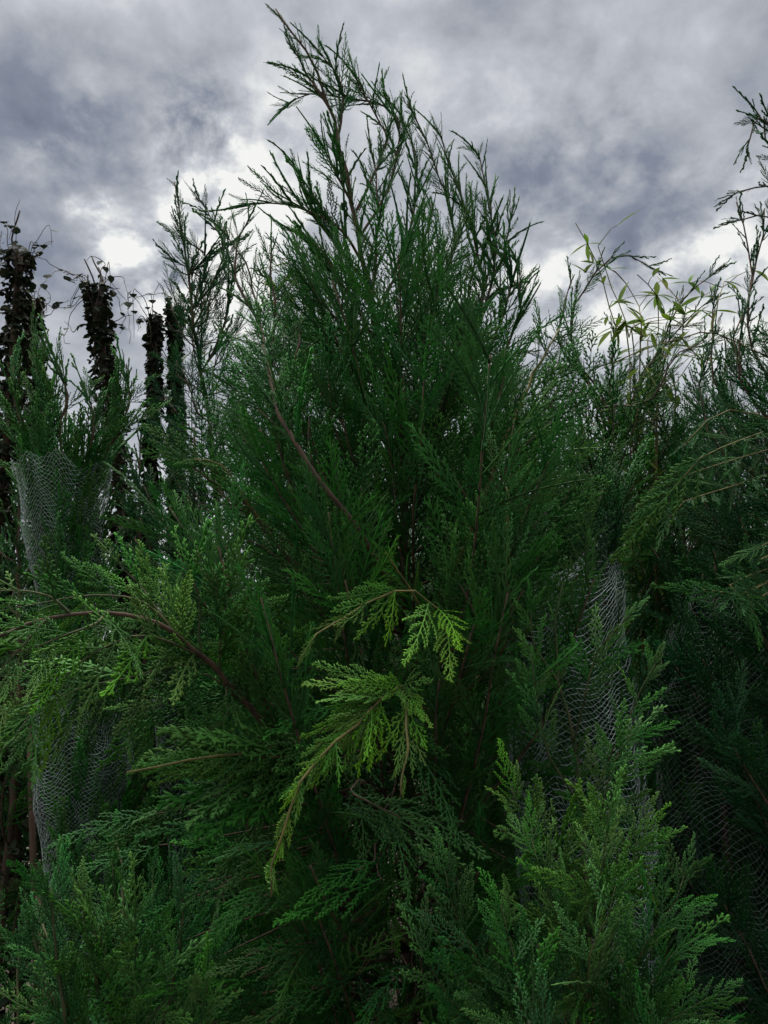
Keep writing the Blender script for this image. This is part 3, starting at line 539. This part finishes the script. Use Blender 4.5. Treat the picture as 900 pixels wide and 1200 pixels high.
q = T.limb(hand(TR, ((988, 470, 1.9), (860, 400, 1.6), (800, 395, 1.5), (720, 425, 1.45), (690, 432, 1.45))), .0022, .0012, n=18, sides=5, mat=M_TWIG); T.dress(q, .03, .10, ('plume',), .3, ang=24, up=-.05, fresh=.15, flat=(0, 0, 1), roll=.5)
q = T.limb(hand(TR, ((988, 540, 1.9), (900, 490, 1.5), (850, 480, 1.45), (800, 520, 1.42))), .0022, .0012, n=14, sides=5, mat=M_TWIG); T.dress(q, .03, .10, ('plume',), .3, ang=24, up=-.05, fresh=.2, flat=(0, 0, 1), roll=.5)
T.finish(300)
T, TR = cypress(700, 2.35, 385, 'cypress behind the netted tree with a dark shoot arching over to the bamboo', M_GREEN, .95, 80, size=.23, topx=720, step=.045)
for q in ([(700, 470, 2.35), (668, 390, 2.3), (690, 330, 2.28), (730, 298, 2.26), (782, 322, 2.25)], [(690, 450, 2.35), (655, 400, 2.3), (664, 350, 2.28), (670, 318, 2.28)], [(735, 480, 2.35), (772, 410, 2.3), (800, 352, 2.28), (850, 310, 2.26)], [(740, 480, 2.35), (760, 430, 2.3), (810, 370, 2.28), (836, 350, 2.27)], [(690, 440, 2.35), (645, 420, 2.3), (630, 390, 2.28)], [(700, 480, 2.3), (760, 470, 2.1), (790, 420, 2.05), (830, 395, 2.03)]):
    P = T.limb(hand(TR, q), .005, .0016, n=14, sides=5); T.dress(P, .032, .11, ('sprig', 'plume'), .25, ang=24, up=.12, roll=1.1, flat=(0, -1, .2), tipkind='sprig', fresh=.05, hero=True)
for b0, e0 in (((690, 540, 2.15), (660, 415, 2.05)), ((720, 540, 2.15), (716, 405, 2.05)), ((700, 560, 2.12), (640, 465, 2.0)), ((680, 600, 2.1), (705, 495, 1.98)), ((735, 520, 2.15), (770, 420, 2.05)), ((730, 600, 2.1), (760, 510, 2.0)), ((690, 500, 2.2), (690, 390, 2.15))):
    B0 = at(*b0); T.limb([Vector(min(TR, key=lambda c: abs(c[2] - B0.z + .15))), B0, B0.lerp(at(*e0), .5)], .004, .0012, n=12, sides=5); frondpx(T, B0, e0, 'wide', .16, .8, random.gauss(0, .4))
T.finish(300)
T, TR = cypress(800, 2.5, 440, 'yellowish green cypress with drooping plumes, right below the bamboo', M_YELLOW, .7, 56, size=.24, step=.045, topx=790)
for q in ([(800, 560, 2.5), (770, 470, 2.4), (790, 420, 2.36), (840, 400, 2.34)], [(800, 580, 2.5), (740, 520, 2.36), (720, 460, 2.34), (740, 430, 2.34)], [(800, 600, 2.5), (830, 520, 2.34), (815, 470, 2.3), (780, 470, 2.28)], [(800, 560, 2.5), (860, 480, 2.4), (850, 430, 2.36), (880, 400, 2.36)]):
    P = T.limb(hand(TR, q), .004, .001, n=14, sides=5, mat=M_SHOOT); T.dress(P, .026, .15, ('plume', 'wide'), .2, ang=30, up=.1, roll=1., flat=(0, -1, .2), fresh=.25, hero=True)
for b0, e0 in (((760, 560, 2.35), (825, 470, 2.25)), ((800, 560, 2.35), (858, 440, 2.25)), ((830, 600, 2.3), (885, 505, 2.2)), ((780, 520, 2.38), (742, 425, 2.3)), ((800, 600, 2.3), (790, 490, 2.2)), ((820, 520, 2.38), (815, 410, 2.3))):
    B0 = at(*b0); T.limb([Vector(min(TR, key=lambda c: abs(c[2] - B0.z + .15))), B0, B0.lerp(at(*e0), .5)], .004, .0012, n=12, sides=5); frondpx(T, B0, e0, 'wide', .16, .8, random.gauss(0, .4))
T.finish(300)
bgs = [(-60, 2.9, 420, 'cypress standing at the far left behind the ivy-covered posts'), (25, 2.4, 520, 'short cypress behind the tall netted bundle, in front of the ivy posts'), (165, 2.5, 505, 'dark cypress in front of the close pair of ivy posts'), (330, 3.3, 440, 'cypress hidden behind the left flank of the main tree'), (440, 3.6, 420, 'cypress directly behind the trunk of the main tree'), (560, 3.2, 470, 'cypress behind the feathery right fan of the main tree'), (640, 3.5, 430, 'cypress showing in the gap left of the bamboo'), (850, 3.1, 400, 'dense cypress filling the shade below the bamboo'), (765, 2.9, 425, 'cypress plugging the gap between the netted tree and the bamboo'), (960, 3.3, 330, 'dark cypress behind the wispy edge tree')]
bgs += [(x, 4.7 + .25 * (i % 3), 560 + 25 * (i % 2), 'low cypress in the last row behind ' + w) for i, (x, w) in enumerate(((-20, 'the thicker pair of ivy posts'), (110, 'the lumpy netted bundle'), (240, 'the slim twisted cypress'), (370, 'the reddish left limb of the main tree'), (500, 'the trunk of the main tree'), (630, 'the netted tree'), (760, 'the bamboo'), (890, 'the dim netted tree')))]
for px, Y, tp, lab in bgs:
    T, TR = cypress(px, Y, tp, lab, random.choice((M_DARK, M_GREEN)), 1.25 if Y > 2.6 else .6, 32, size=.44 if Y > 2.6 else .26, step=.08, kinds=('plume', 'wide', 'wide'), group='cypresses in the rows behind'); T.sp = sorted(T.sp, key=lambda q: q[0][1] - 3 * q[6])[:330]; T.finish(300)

# ---------------- netted bundles
def netted(label, netlabel, prof, Y, mat, ztop, cell=(.0115, .0052), thread=.00038, top=(), seed=1, depth=.9, n_in=300):
    """prof: (py, px_left, px_right) outline of the sleeve at depth Y; a compressed cypress inside a net"""
    rows = []
    for py, xl, xr in prof:
        c = at((xl + xr) / 2, py, Y); rr = (at(xr, py, Y).x - at(xl, py, Y).x) / 2; rows.append((c.z, c.x, rr))
    rows.sort(); z_lo = rows[0][0]; rows = [(.02, rows[0][1], .04), (max(.12, z_lo * .35), rows[0][1], rows[0][2] * .8)] + rows if z_lo > .2 else rows
    Zs, Xs, Rs = map(np.array, zip(*rows)); base = (Xs[0], Y, -.05)
    T = Plant('netted_cypress', label, 'cypress tree', base, mat, 'cypresses bound in netting')
    cx = lambda z: float(np.interp(z, Zs, Xs)); rr = lambda z: float(np.interp(z, Zs, Rs))
    H = ztop; TR = T.limb([Vector((cx(z), Y, z if z > .03 else -.05)) for z in np.linspace(.0, H, 9)], .016, .003, 'trunk', n=26, sides=7)
    rl = random.Random(seed)
    for k in range(n_in):
        z = rl.uniform(.15, Zs[-1] * .98); az = rl.uniform(0, 6.283); q = rr(z) * rl.uniform(.7, .98) - .01
        h = Vector((math.cos(az), math.sin(az) * depth, 0)); p = Vector((cx(z), Y, z)) + h * max(q, .01)
        T.put(p - h * q * .12, Vector((0, 0, 1)) + h * .18 + Vector((rl.gauss(0, .12), rl.gauss(0, .12), 0)), h + Vector((rl.gauss(0, .3), rl.gauss(0, .3), 0)), rl.uniform(.16, .24), rl.choice(('plume', 'wide')), .1)
    for q in top:
        P = T.limb(pl(*q), .005, .0016, n=12, sides=5); T.dress(P, .022, .17, ('plume', 'sprig', 'plume'), .1, ang=28, up=.3, roll=1.2, flat=(0, -1, .2), tipkind='sprig', fresh=.05, hero=True)
    T.finish(300)
    # sleeve: diamond mesh of threads over a lumpy tube
    z0, z1 = .3, Zs[-1]; nr = int((z1 - z0) / cell[1]); mean = float(np.mean(Rs)); nc = int(2 * math.pi * mean / cell[0]); pts = np.empty((nr + 1, nc, 3))
    for i in range(nr + 1):
        z = z0 + (z1 - z0) * i / nr
        for j in range(nc):
            th = 2 * math.pi * (j + .5 * (i % 2)) / nc; r_ = rr(z); th += .16 * mnoise.noise(Vector((math.cos(th) * 2.5, math.sin(th) * 2.5, z * 9 + seed)))
            lump = mnoise.noise(Vector((math.cos(th) * 1.6, math.sin(th) * 1.6, z * 7 + seed * 9))) * .17 + mnoise.noise(Vector((math.cos(th) * 5, math.sin(th) * 5, z * 16 + seed * 5))) * .06
            sag = mnoise.noise(Vector((math.cos(th) * 2, math.sin(th) * 2, z * 5 + 40 + seed))) * .045
            e = r_ * (1 + lump * (1 if i < nr - 3 else .3)); pts[i, j] = (cx(z) + math.cos(th) * e, Y + math.sin(th) * e * depth, z + sag)
    pts += RNG.normal(0, .0009, pts.shape)
    a, bb = [], []
    for i in range(nr):
        for j in range(nc):
            j2 = (j - 1) % nc if i % 2 == 0 else (j + 1) % nc
            a += [pts[i, j], pts[i, j]]; bb += [pts[i + 1, j], pts[i + 1, j2]]
    net_mesh('netting_sleeve', np.array(a), np.array(bb), thread, netlabel)
    return cx, rr
def net_mesh(name, A, B, r, label):
    D = B - A; D /= np.linalg.norm(D, axis=1)[:, None] + 1e-9; U = np.cross(D, [.3, .9, .1]); U /= np.linalg.norm(U, axis=1)[:, None] + 1e-9; V = np.cross(D, U)
    n = len(A); v = np.empty((n, 6, 3)); k = RNG.uniform(.75, 1.35, n)[:, None] * r
    for q in range(3):
        o_ = (math.cos(q * 2.0944) * U + math.sin(q * 2.0944) * V) * k; v[:, q] = A + o_; v[:, 3 + q] = B + o_
    f0 = np.array([(0, 1, 4), (0, 4, 3), (1, 2, 5), (1, 5, 4), (2, 0, 3), (2, 3, 5)]); f = (np.arange(n)[:, None, None] * 6 + f0[None]).reshape(-1, 3)
    org = A.min(axis=0); org = np.array([A[:, 0].mean(), A[:, 1].mean(), org[2]])
    o = link(name, mesh(name, v.reshape(-1, 3) - org, f, [M_NET], smooth=False), label=label, category='netting', group='netting sleeves'); o.location = org; return o
netted('cypress squeezed into a lumpy net sleeve beneath the arching brown branch', 'pale lumpy net sleeve bulging under the arching brown branch',
       [(545, 18, 128), (600, 28, 122), (650, 38, 116), (700, 48, 112), (760, 48, 122), (820, 46, 142), (860, 46, 157), (900, 44, 152), (940, 42, 142), (975, 54, 146), (1030, 62, 160), (1100, 74, 172), (1180, 82, 190)], 1.95, M_GREEN, 2.15, n_in=560,
       top=([(80, 600, 1.95), (60, 520, 1.95), (48, 460, 1.94), (38, 395, 1.94)], [(85, 600, 1.95), (70, 520, 1.92), (78, 460, 1.9), (62, 415, 1.9)], [(90, 600, 1.95), (120, 540, 1.93), (150, 480, 1.92), (146, 432, 1.92)], [(80, 600, 1.95), (40, 540, 1.93), (20, 480, 1.92), (14, 430, 1.92)], [(85, 600, 1.95), (100, 540, 1.9), (112, 500, 1.88), (100, 462, 1.88)]), seed=3)
netted('slim netted cypress mostly hidden behind the arching branch', 'thin net sleeve half hidden behind the arching branch',
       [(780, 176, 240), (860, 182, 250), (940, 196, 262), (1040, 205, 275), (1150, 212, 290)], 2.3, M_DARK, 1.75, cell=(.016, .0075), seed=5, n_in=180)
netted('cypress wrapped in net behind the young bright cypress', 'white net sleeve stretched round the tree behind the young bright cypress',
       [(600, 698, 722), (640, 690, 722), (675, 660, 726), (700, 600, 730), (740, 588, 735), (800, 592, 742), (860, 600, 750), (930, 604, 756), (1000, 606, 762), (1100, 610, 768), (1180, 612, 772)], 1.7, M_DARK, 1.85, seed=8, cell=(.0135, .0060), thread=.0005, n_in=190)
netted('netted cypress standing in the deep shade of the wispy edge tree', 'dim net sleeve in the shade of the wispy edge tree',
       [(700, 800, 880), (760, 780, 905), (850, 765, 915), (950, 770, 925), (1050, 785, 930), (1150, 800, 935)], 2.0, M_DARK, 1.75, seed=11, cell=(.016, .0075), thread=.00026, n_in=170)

# ---------------- bamboo
def blade(ln, w, seed):
    r = random.Random(seed); v, f, tipv = [], [], []; n = 6; bend = r.uniform(.15, .6)
    for i in range(n + 1):
        u = i / n; ww = w * math.sin(math.pi * min(1, u * .85 + .12)) * (1 - u ** 6); x = ln * u; z = -bend * ln * u * u * .6
        v += [(x, ww, z + .25 * ww), (x, 0, z), (x, -ww, z + .25 * ww)]; tipv += [u] * 3
        if i: a = 3 * (i - 1); f += [(a, a + 1, a + 4), (a, a + 4, a + 3), (a + 1, a + 2, a + 5), (a + 1, a + 5, a + 4)]
    return mesh('leaf', v, f, [M_BAMBOO], tipv)
BL = [blade(1, .115, i) for i in range(5)]
def bamboo(label, culms, Y, nleaf, name='bamboo_plant'):
    base = (at(culms[0][0][0], 700, Y).x, Y, -.05); T = Plant(name, label, 'bamboo', base, M_BAMBOO)
    for q in culms:
        pts = [Vector((base[0] + random.gauss(0, .06), Y + random.gauss(0, .05), -.05))] + [at(x, y, Y + random.gauss(0, .08)) for x, y in q]
        P = T.limb(pts, .006, .0014, 'culm', n=40, mat=M_TWIG, sides=5)
        for k in range(nleaf):
            i = random.randint(21, 39); p = Vector(P[i]); tw = Vector((random.gauss(0, 1), random.gauss(0, .8), random.uniform(-.2, .7))).normalized() * random.uniform(.03, .13)
            if random.random() < .45: T.limb([p, p + tw * .6 + Vector((0, 0, .01)), p + tw], .0014, .0008, 'twig', n=5, mat=M_TWIG, sides=4)
            else: tw = Vector((0, 0, 0))
            for c in range(random.randint(1, 3)):
                o = bpy.data.objects.new('leaf', random.choice(BL)); S.collection.objects.link(o); o.parent = T.root
                d = tw.normalized() * .5 + Vector((random.gauss(0, .8), random.gauss(0, .6), random.uniform(-.5, .35)))
                o.matrix_basis = frame(p + tw - T.base, d, (random.gauss(0, .4), -.4, 1), random.uniform(.055, .09)); o['fresh'] = max(0, random.gauss(.1, .25))
    return T
bamboo('olive leaved bamboo arching against the bright cloud', [[(740, 470), (720, 380), (700, 310), (674, 262)], [(745, 470), (735, 390), (715, 330), (700, 290)], [(750, 470), (752, 400), (745, 350), (722, 318)], [(760, 470), (770, 400), (770, 350), (748, 320)], [(770, 480), (800, 400), (795, 350), (770, 325)], [(770, 480), (830, 420), (840, 360), (850, 330)], [(740, 500), (780, 460), (800, 440), (812, 420)]], 2.3, 21)
bamboo('olive bamboo tuft peeping out behind the left of the main tree', [[(345, 440), (345, 370), (335, 330), (322, 312)], [(350, 440), (358, 370), (352, 330), (345, 315)], [(335, 440), (330, 380), (318, 350), (312, 335)], [(355, 450), (365, 380), (362, 340)]], 2.7, 14)
bamboo('pale bamboo sprig rising beside the slim twisted cypress', [[(225, 470), (228, 410), (222, 380), (215, 362)], [(230, 470), (240, 420), (236, 385)]], 2.9, 12)

# ---------------- ivy-covered posts
def ivy_post(label, top, bot, Y, rad, seed, tend):
    r = random.Random(seed); tp = at(*top, Y); bt = at(*bot, Y); d = (tp - bt).normalized(); base = bt + d * ((-.05 - bt.z) / d.z)
    T = Plant('ivy_post', label, 'ivy post', tuple(base), M_IVY, 'ivy covered posts')
    P = T.limb([base, base.lerp(tp, .5), tp], .018, .013, 'stake', n=8, mat=M_STAKE, sides=8)
    VV, FF, AA, RR = [], [], [], []; off = 0; H = (tp - base).length; nleaf = int(H * 1300)
    lf = np.array([(0, 0, 0), (.25, .5, .06), (.62, .42, .05), (1, 0, -.1), (.62, -.42, .05), (.25, -.5, .06), (.45, 0, -.03)], np.float32); lt = np.array([(0, 6, 1), (1, 6, 2), (2, 6, 3), (3, 6, 4), (4, 6, 5), (5, 6, 0)])
    for k in range(nleaf):
        u = r.random() ** .85 * H * 1.005; az = r.uniform(0, 6.283); lump = 1 + .45 * mnoise.noise(Vector((math.cos(az), math.sin(az), u * 5 + seed * 3)))
        rr_ = rad * lump * r.uniform(.45, 1.05) * (1 if u < H * .9 else .75); h = Vector((math.cos(az), math.sin(az), 0)); p = base + d * u + h * rr_
        Mx = np.array(frame(p - base, h * .5 + Vector((r.gauss(0, .6), r.gauss(0, .6), r.uniform(-.9, .4))), h + Vector((0, 0, .6)), r.uniform(.014, .032)))
        VV.append(lf @ Mx[:3, :3].T + Mx[:3, 3]); FF.append(lt + off); off += 7; AA.append(np.full(7, r.random())); RR.append(np.full(7, r.random()))
    link('ivy_leaves', mesh('ivy_leaves', np.concatenate(VV), np.concatenate(FF), [M_IVY], np.concatenate(AA), None, np.concatenate(RR), np.concatenate(AA) * .5), T.root, kind='stuff')
    for k in range(9):
        az = r.uniform(0, 6.28); s0 = base + d * (H * r.uniform(.3, .95)); T.limb([s0 + Vector((math.cos(az + i * 1.3), math.sin(az + i * 1.3), 0)) * rad * .55 + d * i * .1 for i in range(4)], .004, .003, 'stem', n=10, mat=M_TENDRIL, sides=5)
    for k in range(6):
        x_, y_ = top; sx = r.choice((-1, 1)); tend = tend + [[(x_ + sx * r.uniform(4, 14), y_ - r.uniform(-14, 18)), (x_ + sx * r.uniform(12, 34), y_ - r.uniform(-24, 34)), (x_ + sx * r.uniform(14, 46), y_ + r.uniform(-30, 50))]]
    for q in tend:
        a_ = [base + d * (H * .95) + Vector((r.gauss(0, .02), r.gauss(0, .02), -.02))] + [at(x, y, Y + r.gauss(0, .06)) for x, y in q]
        Pt = T.limb(a_, .0022, .0010, 'tendril', n=28, mat=M_TENDRIL, sides=4)
        for k in range(r.randint(2, 6)):
            i = r.randint(4, 25); h = Vector((r.gauss(0, 1), r.gauss(0, 1), r.gauss(0, .5)))
            me = mesh('leaf', lf, lt, [M_IVY], [0.3] * 7); o = link('leaf', me, T.root); o.matrix_basis = frame(Vector(Pt[i]) - base, h, (0, -.5, 1), r.uniform(.02, .035))
ivy_post('ivy covered post topped by curling bare stems', (24, 296), (8, 520), 2.6, .055, 1, [[(18, 270), (20, 245), (23, 232)], [(8, 270), (4, 262), (14, 266), (10, 280)], [(36, 300), (50, 285), (58, 290)], [(0, 290), (-8, 275)]])
ivy_post('thinner ivy covered post beside the one with curling stems', (38, 352), (46, 540), 2.75, .038, 2, [[(36, 320), (42, 300), (56, 283), (63, 283)], [(50, 370), (58, 350), (52, 335)], [(28, 345), (20, 330)]])
ivy_post('bushy ivy post trailing long loose tendrils toward its neighbour', (112, 338), (136, 540), 2.7, .052, 3, [[(100, 328), (82, 322), (62, 310), (44, 302), (32, 306)], [(96, 330), (70, 318), (52, 330), (44, 348)], [(118, 320), (124, 308), (110, 300), (102, 304)], [(98, 350), (80, 362), (60, 358), (50, 352)], [(100, 352), (84, 366), (78, 390), (74, 402), (82, 404)], [(130, 380), (146, 372), (140, 392)], [(96, 380), (86, 388), (76, 376)], [(96, 326), (88, 330), (76, 326)]])
ivy_post('slim ivy post, left of a close pair', (182, 374), (178, 520), 2.8, .027, 4, [[(178, 350), (168, 346), (152, 354)], [(172, 378), (162, 372), (162, 388)]])
ivy_post('slim ivy post, right of a close pair, bare reddish top', (205, 362), (206, 510), 2.85, .027, 5, [[(196, 346), (180, 346), (170, 344)], [(206, 350), (212, 342), (216, 352)]])
ivy_post('low bushy brown ivy clump at the foot of the stakes by the lumpy net', (16, 790), (22, 1100), 2.5, .13, 6, [[(30, 770), (44, 765)]])
# ---------------- stakes in the left shade
for (x0, y0, x1, y1, Y, lab) in ((33, 850, 38, 975, 2.35, 'brown stake showing beside the lumpy net sleeve'), (45, 1090, 56, 1190, 2.2, 'short brown stake low beneath the lumpy net sleeve')):
    tp = at(x0, y0 - 40, Y); bt = at(x1, y1, Y); d = (tp - bt).normalized(); base = bt + d * ((-.05 - bt.z) / d.z); v, f = tube([Vector((0, 0, 0)), (tp - base) * .5, tp - base], [.010, .0095, .009], 8)
    o = link('wooden_stake', mesh('wooden_stake', v, f, [M_STAKE]), label=lab, category='stake', group='wooden stakes'); o.location = base

print('TRIANGLES', TRI[0], 'OBJECTS', len(bpy.data.objects))
